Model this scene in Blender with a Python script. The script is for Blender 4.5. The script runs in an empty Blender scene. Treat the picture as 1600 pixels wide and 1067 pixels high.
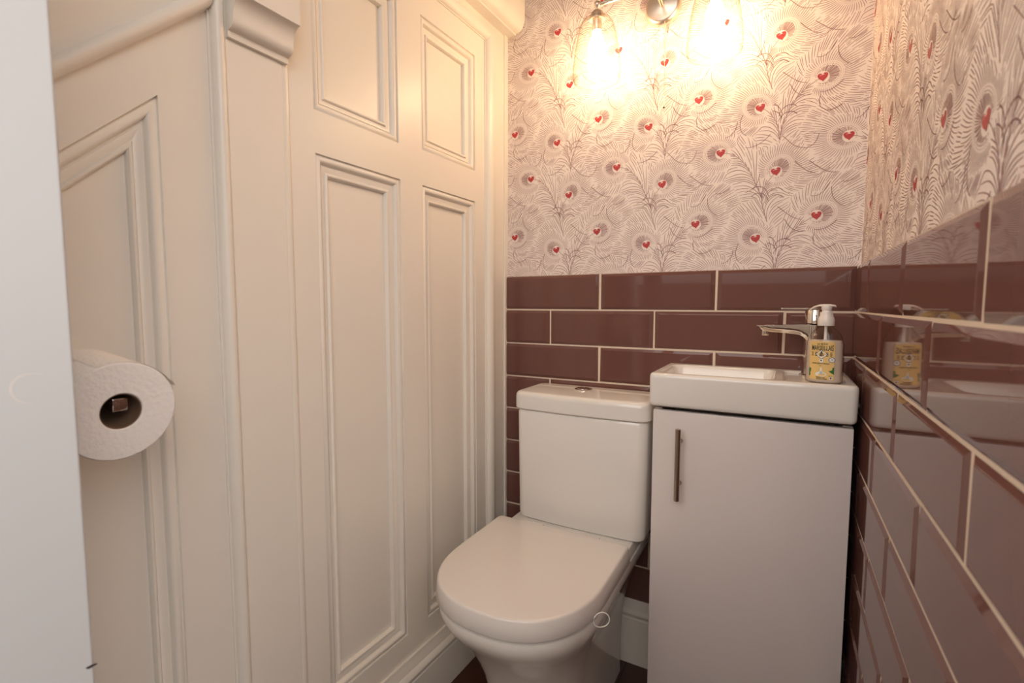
import bpy, bmesh, math, random
import numpy as np
from math import sin, cos, pi, radians, sqrt, atan2
from mathutils import Matrix, Vector
random.seed(7)
scene = bpy.context.scene
col = scene.collection
FLOOR = -1.11          # z = 0 is the top edge of the tiling; x = 0 the right tile face; y = 0 the back tile face
CEIL = 1.24

# ------------------------------------------------------------------ materials
def mat(name, color, rough=0.5, metal=0.0, coat=0.0, bump=0.0, bump_scale=40.0, vary=0.0, vary_scale=6.0, spec=0.5, sss=0.0):
    m = bpy.data.materials.new(name); m.use_nodes = True
    nt = m.node_tree; b = nt.nodes['Principled BSDF']
    b.inputs['Base Color'].default_value = (*color, 1)
    b.inputs['Roughness'].default_value = rough
    b.inputs['Metallic'].default_value = metal
    b.inputs['Coat Weight'].default_value = coat
    b.inputs['Coat Roughness'].default_value = 0.03
    b.inputs['Specular IOR Level'].default_value = spec
    tc = nt.nodes.new('ShaderNodeTexCoord')
    if vary > 0:
        n = nt.nodes.new('ShaderNodeTexNoise'); n.inputs['Scale'].default_value = vary_scale; n.inputs['Detail'].default_value = 4
        nt.links.new(tc.outputs['Object'], n.inputs['Vector'])
        mx = nt.nodes.new('ShaderNodeMix'); mx.data_type = 'RGBA'
        mx.inputs[6].default_value = (*[c * (1 - vary) for c in color], 1)
        mx.inputs[7].default_value = (*[min(1, c * (1 + vary)) for c in color], 1)
        nt.links.new(n.outputs['Fac'], mx.inputs[0]); nt.links.new(mx.outputs[2], b.inputs['Base Color'])
    if bump > 0:
        n2 = nt.nodes.new('ShaderNodeTexNoise'); n2.inputs['Scale'].default_value = bump_scale; n2.inputs['Detail'].default_value = 3
        nt.links.new(tc.outputs['Object'], n2.inputs['Vector'])
        bp = nt.nodes.new('ShaderNodeBump'); bp.inputs['Strength'].default_value = bump; bp.inputs['Distance'].default_value = 0.004
        nt.links.new(n2.outputs['Fac'], bp.inputs['Height']); nt.links.new(bp.outputs['Normal'], b.inputs['Normal'])
    return m

def glass_mat(name, tint, gloss=1.0, edge=(0.8, 0.7, 0.5)):
    m = bpy.data.materials.new(name); m.use_nodes = True
    nt = m.node_tree
    for n in list(nt.nodes): nt.nodes.remove(n)
    out = nt.nodes.new('ShaderNodeOutputMaterial')
    tr = nt.nodes.new('ShaderNodeBsdfTransparent'); tr.inputs['Color'].default_value = (*tint, 1)
    gl = nt.nodes.new('ShaderNodeBsdfGlossy'); gl.inputs['Roughness'].default_value = 0.02
    fr = nt.nodes.new('ShaderNodeLayerWeight'); fr.inputs['Blend'].default_value = 0.5
    pw = nt.nodes.new('ShaderNodeMath'); pw.operation = 'POWER'; pw.inputs[1].default_value = 4.0
    ml = nt.nodes.new('ShaderNodeMath'); ml.operation = 'MULTIPLY_ADD'; ml.inputs[1].default_value = gloss; ml.inputs[2].default_value = 0.035
    mx = nt.nodes.new('ShaderNodeMixShader')
    cm = nt.nodes.new('ShaderNodeMix'); cm.data_type = 'RGBA'; cm.inputs[6].default_value = (*tint, 1); cm.inputs[7].default_value = (*edge, 1)
    nt.links.new(pw.outputs[0], cm.inputs[0]); nt.links.new(cm.outputs[2], tr.inputs['Color'])
    nt.links.new(fr.outputs['Facing'], pw.inputs[0]); nt.links.new(pw.outputs[0], ml.inputs[0]); nt.links.new(ml.outputs[0], mx.inputs[0])
    nt.links.new(tr.outputs[0], mx.inputs[1]); nt.links.new(gl.outputs[0], mx.inputs[2])
    nt.links.new(mx.outputs[0], out.inputs[0])
    return m

def emit_mat(name, color, strength):
    m = bpy.data.materials.new(name); m.use_nodes = True
    b = m.node_tree.nodes['Principled BSDF']
    b.inputs['Base Color'].default_value = (*color, 1)
    b.inputs['Emission Color'].default_value = (*color, 1)
    b.inputs['Emission Strength'].default_value = strength
    return m

BULB = 68.0
M = {}
M['cream'] = mat('cream_paint', (0.86, 0.815, 0.745), 0.36, bump=0.10, bump_scale=26, vary=0.015, vary_scale=3)
M['door'] = mat('door_paint', (0.515, 0.52, 0.53), 0.45, bump=0.04, bump_scale=30, vary=0.015)
M['paper'] = mat('wallpaper_ground', (0.86, 0.765, 0.715), 0.6)
M['ink'] = mat('wallpaper_ink', (0.34, 0.185, 0.180), 0.6)
M['inklight'] = mat('wallpaper_pale_ink', (0.50, 0.33, 0.315), 0.6)
M['red'] = mat('wallpaper_red', (0.46, 0.04, 0.045), 0.55)
M['redlight'] = mat('wallpaper_pale_red', (0.66, 0.17, 0.14), 0.55)
M['tile'] = mat('tile_glaze', (0.155, 0.068, 0.056), 0.04, spec=0.45, vary=0.05, vary_scale=2.5)
M['grout'] = mat('grout', (0.74, 0.62, 0.50), 0.85, bump=0.3, bump_scale=300)
M['ceramic'] = mat('ceramic', (0.80, 0.765, 0.72), 0.06, spec=0.55)
M['seat'] = mat('seat_plastic', (0.79, 0.745, 0.705), 0.20)
M['gloss'] = mat('cabinet_gloss', (0.72, 0.655, 0.635), 0.14)
M['gap'] = mat('shadow_gap_board', (0.25, 0.20, 0.17), 0.7)
M['chrome'] = mat('chrome', (0.80, 0.76, 0.71), 0.07, metal=1.0)
M['nickel'] = mat('brushed_nickel', (0.42, 0.35, 0.30), 0.22, metal=1.0)
M['lampmetal'] = mat('lamp_nickel', (0.82, 0.72, 0.62), 0.30, metal=1.0)
M['paperroll'] = mat('tissue', (0.86, 0.82, 0.80), 0.9, bump=0.35, bump_scale=180)
M['core'] = mat('cardboard', (0.16, 0.095, 0.06), 0.9)
M['ceil'] = mat('ceiling_paint', (0.80, 0.76, 0.70), 0.7)
M['soap'] = mat('soap_liquid', (0.80, 0.70, 0.62), 0.35)
M['pump'] = mat('pump_plastic', (0.84, 0.77, 0.72), 0.3)
M['label'] = mat('label_yellow', (0.80, 0.55, 0.20), 0.4)
M['black'] = mat('print_black', (0.02, 0.018, 0.018), 0.5)
M['white'] = mat('print_white', (0.82, 0.80, 0.76), 0.5)
M['green'] = mat('print_green', (0.03, 0.16, 0.035), 0.5)
M['bluegrey'] = mat('print_bluegrey', (0.16, 0.17, 0.24), 0.5)
M['cord'] = mat('cord', (0.55, 0.42, 0.30), 0.5)
M['mark'] = mat('worn_paint', (0.60, 0.57, 0.54), 0.55)
M['chip'] = mat('bare_wood', (0.03, 0.018, 0.012), 0.8)
M['bulb'] = emit_mat('bulb_glow', (1.0, 0.70, 0.40), BULB)
M['shade'] = glass_mat('shade_glass', (0.985, 0.97, 0.94), 0.35, (0.62, 0.46, 0.26))
M['bottle'] = glass_mat('bottle_plastic', (0.92, 0.89, 0.86), 0.6, (0.30, 0.25, 0.21))

# floor: dark red-brown boards
m = bpy.data.materials.new('floor_boards'); m.use_nodes = True
nt = m.node_tree; b = nt.nodes['Principled BSDF']
tc = nt.nodes.new('ShaderNodeTexCoord'); mp = nt.nodes.new('ShaderNodeMapping'); mp.inputs['Scale'].default_value = (11, 1.2, 1)
nz = nt.nodes.new('ShaderNodeTexNoise'); nz.inputs['Scale'].default_value = 5; nz.inputs['Detail'].default_value = 8
br = nt.nodes.new('ShaderNodeTexBrick'); br.inputs['Scale'].default_value = 1.0
br.inputs['Brick Width'].default_value = 0.9; br.inputs['Row Height'].default_value = 0.10; br.inputs['Mortar Size'].default_value = 0.002
br.inputs['Color1'].default_value = (0.10, 0.028, 0.014, 1); br.inputs['Color2'].default_value = (0.07, 0.020, 0.011, 1); br.inputs['Mortar'].default_value = (0.01, 0.005, 0.003, 1)
mp2 = nt.nodes.new('ShaderNodeMapping'); mp2.inputs['Rotation'].default_value = (0, 0, pi / 2)
mx = nt.nodes.new('ShaderNodeMix'); mx.data_type = 'RGBA'; mx.blend_type = 'MULTIPLY'; mx.inputs[0].default_value = 0.8
cr = nt.nodes.new('ShaderNodeValToRGB'); cr.color_ramp.elements[0].color = (0.35, 0.35, 0.35, 1); cr.color_ramp.elements[1].color = (1.3, 1.3, 1.3, 1)
nt.links.new(tc.outputs['Object'], mp.inputs['Vector']); nt.links.new(mp.outputs[0], nz.inputs['Vector'])
nt.links.new(tc.outputs['Object'], mp2.inputs['Vector']); nt.links.new(mp2.outputs[0], br.inputs['Vector'])
nt.links.new(nz.outputs['Fac'], cr.inputs['Fac']); nt.links.new(br.outputs['Color'], mx.inputs[6]); nt.links.new(cr.outputs['Color'], mx.inputs[7])
nt.links.new(mx.outputs[2], b.inputs['Base Color']); b.inputs['Roughness'].default_value = 0.3
M['floor'] = m

# ------------------------------------------------------------------ helpers
def make(name, verts, faces, mats, parent=None, smooth=None, midx=None, matrix=None):
    me = bpy.data.meshes.new(name)
    me.from_pydata([tuple(v) for v in verts], [], faces)
    if not isinstance(mats, (list, tuple)): mats = [mats]
    for mm in mats: me.materials.append(mm)
    if midx is not None: me.polygons.foreach_set('material_index', midx)
    me.validate(); me.update()
    if smooth is not None:
        me.polygons.foreach_set('use_smooth', [True] * len(me.polygons))
        me.set_sharp_from_angle(angle=radians(smooth))
    o = bpy.data.objects.new(name, me); col.objects.link(o)
    if parent is not None: o.parent = parent
    if matrix is not None: o.matrix_world = matrix
    return o

def fixn(o):
    bm = bmesh.new(); bm.from_mesh(o.data); bmesh.ops.recalc_face_normals(bm, faces=bm.faces); bm.to_mesh(o.data); bm.free(); return o

class MB:
    def __init__(s): s.v = []; s.f = []; s.m = []
    def add(s, v, f, m=0):
        k = len(s.v); s.v += [tuple(q) for q in v]; s.f += [tuple(i + k for i in q) for q in f]; s.m += [m] * len(f)
    def box(s, a, c, bev=0.0, m=0, seg=2):
        bm = bmesh.new(); bmesh.ops.create_cube(bm, size=1)
        for v in bm.verts:
            v.co = Vector([(a[i] + c[i]) / 2 + v.co[i] * (c[i] - a[i]) for i in range(3)])
        if bev > 0: bmesh.ops.bevel(bm, geom=list(bm.edges), offset=bev, segments=seg, profile=0.5, affect='EDGES')
        s.bm(bm, m)
    def bm(s, bm, m=0):
        bm.verts.index_update()
        s.add([v.co[:] for v in bm.verts], [[v.index for v in f.verts] for f in bm.faces], m); bm.free()
    def lathe(s, prof, center=(0, 0, 0), axis='z', n=40, m=0, caps=True):
        # prof: list of (r, h)
        c = Vector(center); v = []; f = []
        for r, h in prof:
            for i in range(n):
                t = 2 * pi * i / n; a, bb = r * cos(t), r * sin(t)
                p = {'z': (a, bb, h), 'y': (a, h, bb), 'x': (h, a, bb)}[axis]
                v.append(Vector(p) + c)
        for j in range(len(prof) - 1):
            for i in range(n):
                k = (i + 1) % n; f.append((j * n + i, j * n + k, (j + 1) * n + k, (j + 1) * n + i))
        if caps:
            if prof[0][0] > 1e-6: f.append(tuple(range(n)))
            if prof[-1][0] > 1e-6: f.append(tuple((len(prof) - 1) * n + i for i in range(n)))
        s.add(v, f, m)
    def tube(s, pts, r, n=12, m=0, closed=False):
        pts = [Vector(p) for p in pts]; rr = r if isinstance(r, (list, tuple)) else [r] * len(pts); v = []; f = []
        ref = Vector((0.12, 0.31, 0.94))
        for i, p in enumerate(pts):
            t = (pts[(i + 1) % len(pts)] - pts[i - 1]) if closed else (pts[min(i + 1, len(pts) - 1)] - pts[max(i - 1, 0)])
            t.normalize(); a = t.cross(ref)
            if a.length < 0.05: a = t.cross(Vector((1, 0, 0)))
            a.normalize(); bb = t.cross(a)
            for k in range(n):
                q = 2 * pi * k / n; v.append(p + (a * cos(q) + bb * sin(q)) * rr[i])
        L = len(pts)
        for i in range(L if closed else L - 1):
            j = (i + 1) % L
            for k in range(n):
                k2 = (k + 1) % n; f.append((i * n + k, i * n + k2, j * n + k2, j * n + k))
        if not closed: f.append(tuple(range(n))); f.append(tuple((L - 1) * n + k for k in range(n)))
        s.add(v, f, m)
    def loft(s, rings, m=0, cap0=True, cap1=True):
        n = len(rings[0]); v = [p for r in rings for p in r]; f = []
        for j in range(len(rings) - 1):
            for i in range(n):
                k = (i + 1) % n; f.append((j * n + i, j * n + k, (j + 1) * n + k, (j + 1) * n + i))
        if cap0: f.append(tuple(range(n)))
        if cap1: f.append(tuple((len(rings) - 1) * n + i for i in range(n)))
        s.add(v, f, m)
    def build(s, name, mats, parent=None, smooth=None, matrix=None, fix=True):
        o = make(name, s.v, s.f, mats, parent, None, s.m if isinstance(mats, (list, tuple)) else None, matrix)
        if fix: fixn(o)
        if smooth is not None:
            o.data.polygons.foreach_set('use_smooth', [True] * len(o.data.polygons)); o.data.set_sharp_from_angle(angle=radians(smooth))
        return o

def empty(name, loc):
    o = bpy.data.objects.new(name, None); col.objects.link(o); o.location = loc; o.empty_display_size = 0.05; return o
def tag(o, label, cat, group=None):
    o['label'] = label; o['category'] = cat
    if group: o['group'] = group
    return o
def structure(o, label=None, cat=None):
    o['kind'] = 'structure'
    if label: o['label'] = label
    if cat: o['category'] = cat
    return o
def adopt(root):      # parent world-built parts to a thing without moving them
    root_m = Matrix.Translation(root.location)
    for ch in list(root.children):
        ch.matrix_parent_inverse = root_m.inverted()

def rrect(x0, x1, y0, y1, r, n=6, bow=0.0):
    # rounded rectangle ring, counter-clockwise; bow pushes the y0 side outward
    pts = []
    for cx, cy, a0 in ((x1 - r, y1 - r, 0), (x0 + r, y1 - r, pi / 2), (x0 + r, y0 + r, pi), (x1 - r, y0 + r, 1.5 * pi)):
        for i in range(n + 1):
            t = a0 + i * pi / 2 / n; pts.append((cx + r * cos(t), cy + r * sin(t)))
        if bow and a0 == pi:
            for i in range(1, 8): pts.append((x0 + r + (x1 - x0 - 2 * r) * i / 8, y0))
    if bow:
        xm, hw = (x0 + x1) / 2, (x1 - x0) / 2; out = []
        for x, y in pts:
            k = max(0, min(1, (y1 - y) / (y1 - y0))); out.append((x, y - bow * k * (1 - ((x - xm) / hw) ** 2)))
        pts = out
    return pts

# ------------------------------------------------------------------ tiled, papered walls
TH, TW, GAP = 0.103, 0.3058, 0.0013
ROWS = 9
def tiling(place, smax, first_even, first_odd, name, parent):
    mb = MB(); bw, face, edge = 0.0105, 0.0040, 0.0004
    for r in range(ROWS):
        z1, z0 = -r * TH - (GAP if r else 0), -(r + 1) * TH + GAP
        js = [0.0]; k = 0; f0 = first_even if r % 2 == 0 else first_odd
        while f0 + k * TW < smax - 0.004: js.append(f0 + k * TW); k += 1
        js.append(smax)
        for a, c in zip(js, js[1:]):
            s0, s1 = a + GAP, c - GAP
            if s1 - s0 < 0.006: continue
            b0 = b1 = bw
            if a == 0.0 and c - a < TW - 0.02: b0 = 0.0015
            if c == smax: b1 = 0.0015
            t = [random.uniform(-0.00035, 0.00035) for _ in range(3)]
            def d(s, z, base):
                return base + t[0] * (s - s0) / (s1 - s0) + t[1] * (z - z0) / (z1 - z0) + t[2] * 0.5
            rb = 0.0072 if z1 - z0 > 0.05 else 0.002
            o_ = [(s0, z0), (s1, z0), (s1, z1), (s0, z1)]
            i_ = [(s0 + b0, z0 + rb), (s1 - b1, z0 + rb), (s1 - b1, z1 - rb), (s0 + b0, z1 - rb)]
            i2 = [(s0 + b0 + .0015, z0 + rb + .0015), (s1 - b1 - .0015, z0 + rb + .0015), (s1 - b1 - .0015, z1 - rb - .0015), (s0 + b0 + .0015, z1 - rb - .0015)]
            v = [place(s, z, -0.004) for s, z in o_] + [place(s, z, d(s, z, edge)) for s, z in o_] + [place(s, z, d(s, z, face - .0006)) for s, z in i_] + [place(s, z, d(s, z, face)) for s, z in i2]
            f = []
            for L in range(3):
                for i in range(4):
                    j = (i + 1) % 4; f.append((L * 4 + i, L * 4 + j, L * 4 + 4 + j, L * 4 + 4 + i))
            f.append((12, 13, 14, 15))
            mb.add(v, f)
    return mb.build(name, M['tile'], parent)

def backp(s, z, d): return (-s, -d, z)
def rightp(s, z, d): return (-d, -s, z)
PAPER = 0.005        # the paper lies this far behind the tile face plane

# ---- the peacock feather print, as thin ribbons
PX, PZ = 0.264, 0.308
feathers = {
 'a': [(-0.349, 0.118), (-0.363, 0.112), (-0.383, 0.098), (-0.402, 0.077), (-0.414, 0.054), (-0.425, 0.026), (-0.430, -0.006)],
 'b': [(-0.473, 0.073), (-0.461, 0.066), (-0.444, 0.045), (-0.435, 0.022), (-0.431, -0.006)],
 'c': [(-0.435, 0.228), (-0.443, 0.218), (-0.456, 0.200), (-0.463, 0.179), (-0.461, 0.150), (-0.450, 0.112)],
 'd': [(-0.558, 0.288), (-0.540, 0.285), (-0.516, 0.270), (-0.496, 0.243), (-0.481, 0.212), (-0.463, 0.170)],
}
def catmull(P, n):
    Q = [Vector(p) for p in P]; Q = [Q[0] * 2 - Q[1]] + Q + [Q[-1] * 2 - Q[-2]]; out = []
    for i in range(1, len(Q) - 2):
        for k in range(n):
            t = k / n; a, b_, c, d = Q[i - 1], Q[i], Q[i + 1], Q[i + 2]
            out.append(0.5 * ((2 * b_) + (c - a) * t + (2 * a - 5 * b_ + 4 * c - d) * t * t + (3 * b_ - a - 3 * c + d) * t ** 3))
    out.append(Q[-2]); return out
def feather_print():
    rng = random.Random(11); V = []; F = []; MI = []; LV = []
    eyes = []
    for k, P in feathers.items():
        h = Vector(P[0]); ax = (h - Vector(P[1])).normalized(); eyes.append((k, h, ax, h + ax * 0.009))
    EA, EB = 0.032, 0.0270
    def in_eye(p, skip=None, grow=1.12):
        for k, h, ax, c in eyes:
            if k == skip: continue
            for ox in (-PX, 0, PX):
                for oz in (-PZ, 0, PZ):
                    q = p - c - Vector((ox, oz)); u = q.dot(ax); w = q.x * -ax.y + q.y * ax.x
                    if (u / (EA * grow)) ** 2 + (w / (EB * grow)) ** 2 < 1: return True
        return False
    def stroke(pts, w0, w1, mi, lv):
        for i in range(len(pts) - 1):
            a, b_ = pts[i], pts[i + 1]
            n = len(pts) - 1; wa = w0 + (w1 - w0) * i / n; wb = w0 + (w1 - w0) * (i + 1) / n
            if i == 0: ta = (b_ - a)
            else: ta = b_ - pts[i - 1]
            tb = (pts[i + 2] - a) if i + 2 < len(pts) else (b_ - a)
            if ta.length < 1e-9 or tb.length < 1e-9: continue
            ta = ta.normalized(); tb = tb.normalized()
            na, nb = Vector((-ta.y, ta.x)), Vector((-tb.y, tb.x)); k = len(V)
            V.extend([a + na * wa / 2, a - na * wa / 2, b_ - nb * wb / 2, b_ + nb * wb / 2]); F.append((k, k + 1, k + 2, k + 3)); MI.append(mi); LV.append(lv)
    def poly(pts, mi, lv):
        c = sum(pts, Vector((0, 0))) / len(pts)
        for i in range(len(pts)):
            k = len(V); V.extend([c, pts[i], pts[(i + 1) % len(pts)], pts[(i + 1) % len(pts)]]); F.append((k, k + 1, k + 2)); MI.append(mi); LV.append(lv)
    def barb(p, ang, L, turn, turn2, skip, w0=0.0013, w1=0.0007, n=9, mi=0):
        pts = [p.copy()]; a = ang; q = p.copy()
        for i in range(n):
            t = (i + 0.5) / n; q = q + Vector((cos(a), sin(a))) * L / n; a += (turn + turn2 * (t - 0.5) * 2) / n
            if in_eye(q, skip): break
            pts.append(q.copy())
        if len(pts) > max(2, 0.45 * n): stroke(pts, w0, w1, mi, 0)
    for k, h, ax, c in eyes:
        pr = Vector((-ax.y, ax.x)); base = atan2(ax.y, ax.x)
        E = lambda t, s: c + ax * (EA * s * cos(t)) + pr * (EB * s * sin(t))
        # stem
        S = catmull(feathers[k], 8); stroke(S[2:], 0.0010, 0.0016, 0, 0)
        # heart: lobes face up, point down, leaning with the feather
        hx = Vector((1, 0)) * 0.9 + ax * 0.25; hx.normalize(); hx = hx if hx.x > 0 else -hx; hy = Vector((-hx.y, hx.x)); pts = []
        for i in range(28):
            t = 2 * pi * i / 28; X = 16 * sin(t) ** 3; Y = 13 * cos(t) - 5 * cos(2 * t) - 2 * cos(3 * t) - cos(4 * t)
            pts.append(h + hx * X * 0.00066 + hy * (Y + (3.0 if Y > -3 else 0)) * 0.00060)
        poly(pts, 2, 1)
        g = h + hy * 0.0050; stroke([g - hx * 0.0055 + hy * -.001, g - hx * .002 + hy * .0006, g + hx * 0.004], 0.0026, 0.0018, 3, 2)
        g = h + hy * 0.0054; stroke([g - hx * 0.0018, g + hx * 0.0026], 0.0014, 0.0010, 4, 3)
        # fine hairs inside the eye, measured from the heart
        for i in range(46):
            t = 2 * pi * i / 46 + rng.uniform(-.03, .03); rim = E(t, 0.74 + rng.uniform(-.03, .03)); dd = rim - h
            st = h + dd * (0.0130 / max(dd.length, 0.0130)); away = 0.5 + 0.5 * cos(t)
            if dd.length > 0.0145: stroke([st, rim], 0.0008, 0.0010 + 0.0005 * away, 0, 0)
        # two rings of beads
        for s_, nn, sz in ((0.83, 56, 0.0010), (0.95, 66, 0.0009)):
            for i in range(nn):
                t = 2 * pi * i / nn; p = E(t, s_); o_ = (p - c).normalized() * sz * 0.8
                if cos(t) > -0.85: stroke([p - o_, p + o_], sz, sz, 1 if s_ > .9 else 0, 0)
    # ---- evenly spaced barbs: a direction field that leaves every stem and eye, traced without crossings
    GX, GZ = 176, 206; X0, Z0 = -0.60, 0.0
    gx, gz = np.meshgrid(X0 + (np.arange(GX) + .5) * PX / GX, Z0 + (np.arange(GZ) + .5) * PZ / GZ, indexing='ij')
    best = np.full(gx.shape, 9.0); ux = np.zeros(gx.shape); uz = np.ones(gx.shape); isrim = np.zeros(gx.shape, bool)
    wrap = lambda dx, dz: ((dx + PX / 2) % PX - PX / 2, (dz + PZ / 2) % PZ - PZ / 2)
    stems = {}
    for k, h, ax, c in eyes:
        S = catmull(feathers[k], 10); stems[k] = S
        for q in range(4, len(S)):
            tn = (S[max(q - 2, 0)] - S[min(q + 2, len(S) - 1)]).normalized()
            dx, dz = wrap(gx - S[q].x, gz - S[q].y); d = np.hypot(dx, dz) + .0006 * (q > len(S) - 3)
            side = np.sign(tn.x * dz - tn.y * dx); out = 1 if k in 'ac' else -1
            # angle from the stem grows with the distance, with a slow wave so the barbs curl
            ang = 0.22 + 1.55 * (1 - np.exp(-d / 0.030)) - 0.9 * np.clip((d - .045) / .03, 0, 1.3)
            inner = (side * out) > 0
            ang = np.where(inner, 0.16 + 0.55 * (1 - np.exp(-d / 0.03)), ang)
            ang = side * (ang + 0.10 * np.sin(d / 0.006 + q * .35))
            cx_, cz_ = tn.x * np.cos(ang) - tn.y * np.sin(ang), tn.x * np.sin(ang) + tn.y * np.cos(ang)
            m_ = d < best; best = np.where(m_, d, best); ux = np.where(m_, cx_, ux); uz = np.where(m_, cz_, uz); isrim &= ~m_
    RHO = np.full(gx.shape, 9.0)
    for k, h, ax, c in eyes:
        pr = Vector((-ax.y, ax.x)); dx, dz = wrap(gx - c.x, gz - c.y)
        u = dx * ax.x + dz * ax.y; w_ = dx * pr.x + dz * pr.y; rho = np.hypot(u / EA, w_ / EB); RHO = np.minimum(RHO, rho)
        away = u / np.maximum(np.hypot(u, w_), 1e-6)
        d = (rho - 1) * 0.030 * (1.05 - .45 * away); m_ = (d < best) & (away > -.93)
        a0 = np.arctan2(w_, u); sg = np.sign(a0); tw = a0 - sg * (0.55 * (1 - away) * .5 + .25) * np.clip((rho - .95) * 1.3, 0, 1)
        cx_, cz_ = ax.x * np.cos(tw) + pr.x * np.sin(tw), ax.y * np.cos(tw) + pr.y * np.sin(tw)
        best = np.where(m_, d, best); ux = np.where(m_, cx_, ux); uz = np.where(m_, cz_, uz); isrim = np.where(m_, True, isrim)
    ux = ux.tolist(); uz = uz.tolist(); RHO = RHO.tolist(); rimg = isrim.tolist()
    def cell(p): return int((p.x - X0) / PX * GX) % GX, int((p.y - Z0) / PZ * GZ) % GZ
    HX, HZ = 66, 77; grid = {}
    def near(p, r, me):
        i0, j0 = int((p.x - X0) / PX * HX) % HX, int((p.y - Z0) / PZ * HZ) % HZ
        for a in (-1, 0, 1):
            for b_ in (-1, 0, 1):
                for x, z, o_ in grid.get(((i0 + a) % HX, (j0 + b_) % HZ), ()):
                    if o_ == me: continue
                    dx = (p.x - x + PX / 2) % PX - PX / 2; dz = (p.y - z + PZ / 2) % PZ - PZ / 2
                    if dx * dx + dz * dz < r * r: return True
        return False
    def trace(p, L, sgn, me, grace, rmul=1.0):
        pts = [p.copy()]; st = 0.0015; run = 0; q = p.copy(); old = None
        while run < L:
            i_, j_ = cell(q); dv = Vector((ux[i_][j_], uz[i_][j_])) * sgn
            if old is not None:
                if dv.dot(old) < -.1: break
                dv = (dv * .55 + old * .45).normalized()
            n_ = q + dv * st; i_, j_ = cell(n_)
            if RHO[i_][j_] < 1.01: break
            r = (0.0023 if rimg[i_][j_] else 0.0036) * rmul
            if run > grace and near(n_, r, me): break
            pts.append(n_); q = n_; run += st; old = dv
        return pts
    sid = [0]
    def lay(pts, w, minlen):
        if len(pts) * 0.0015 < minlen: return False
        for q in pts: grid.setdefault((int((q.x - X0) / PX * HX) % HX, int((q.y - Z0) / PZ * HZ) % HZ), []).append((q.x, q.y, sid[0]))
        P = pts[::2] if len(pts) % 2 else pts[::2] + [pts[-1]]
        if len(P) < 3: return True
        n_ = len(P) - 1; h_ = max(1, n_ // 2)
        stroke(P[:h_ + 1], w * .62, w, 0, 0); stroke(P[h_:], w, w * .55, 0, 0)
        return True
    for k, h, ax, c in eyes:
        pr = Vector((-ax.y, ax.x)); N_ = 58
        for i in range(N_):
            t = 2 * pi * (i + .5) / N_; away = 0.5 + 0.5 * cos(t)
            if away < .05: continue
            p = c + ax * (EA * 1.04 * cos(t)) + pr * (EB * 1.04 * sin(t)); sid[0] += 1
            lay(trace(p, (.012 + .022 * away) * rng.uniform(.75, 1.2), 1, sid[0], .004), 0.00105 + .0002 * away, .004)
    for k, h, ax, c in eyes:
        S = stems[k]; acc = 0
        for q in range(5, len(S) - 1):
            acc += (S[q] - S[q - 1]).length
            if acc < .0044: continue
            acc = 0; tn = (S[q - 1] - S[q + 1]).normalized(); nn_ = Vector((-tn.y, tn.x))
            for sd in (-1, 1):
                sid[0] += 1; lay(trace(S[q] + nn_ * sd * .0013, rng.uniform(.055, .105), 1, sid[0], .008, .80), 0.0014, .012)
    for i in range(5200):
        p = Vector((X0 + rng.random() * PX, Z0 + rng.random() * PZ)); i_, j_ = cell(p)
        if RHO[i_][j_] < 1.05 or near(p, 0.0050 if not rimg[i_][j_] else .0033, -1): continue
        sid[0] += 1; a = trace(p, rng.uniform(.012, .03), -1, sid[0], 0); b_ = trace(p, rng.uniform(.012, .045), 1, sid[0], 0)
        lay(a[::-1][:-1] + b_, 0.0013, .012)
    # a few free strands that curl across the gaps
    for i in range(26):
        x = -0.305 + rng.uniform(-.075, .075); z = rng.uniform(0, PZ); sd = 1 if rng.random() < .5 else -1
        barb(Vector((x, z)), (0 if sd > 0 else pi) + rng.uniform(-.6, .2), rng.uniform(.035, .07), sd * rng.uniform(.4, 1.5), -sd * rng.uniform(.2, 1.8), None, 0.0010, 0.0015, 12, 0)
    for (x, z) in ((-0.431, 0.000), (-0.452, 0.120)):
        for i in range(4):
            sd = -1 if i % 2 else 1; barb(Vector((x - sd * .003, z + .035 + .006 * i)), pi / 2 - sd * .25, .050, -sd * 2.4, -sd * (.4 + .4 * i), None, 0.0012, 0.0017, 12, 0)
    return V, F, MI, LV
FP = feather_print()
def paper_wall(name, place, smax, zmin, zmax, phase, parent):
    V, F, MI, LV = FP
    verts = [place(0 - PAPER, zmin, -PAPER), place(smax, zmin, -PAPER), place(smax, zmax, -PAPER), place(0 - PAPER, zmax, -PAPER)]
    faces = [(0, 1, 2, 3)]; mi = [0]
    cent = [sum((V[i] for i in f), Vector((0, 0))) / len(f) for f in F]
    off = {0: 0.00030, 1: 0.00045, 2: 0.00060, 3: 0.00075}
    for ix in range(-2, int(smax / PX) + 6):
        for iz in range(-1, int((zmax - zmin) / PZ) + 2):
            ox = phase + ix * PX; oz = iz * PZ
            for f, m_, lv, c in zip(F, MI, LV, cent):
                # pattern x runs to the right; distance s from the corner runs the other way on the back wall
                s, z = c.x + ox, c.y + oz
                if -PAPER + .001 < s < smax - .001 and zmin + .001 < z < zmax - .001:
                    k = len(verts)
                    for i in f: verts.append(place(V[i].x + ox, V[i].y + oz, -PAPER + off[lv]))
                    faces.append(tuple(range(k, k + len(f)))); mi.append(m_ + 1)
    return make(name, verts, faces, [M['paper'], M['ink'], M['inklight'], M['red'], M['redlight'], M['white']], parent, None, mi)

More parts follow.
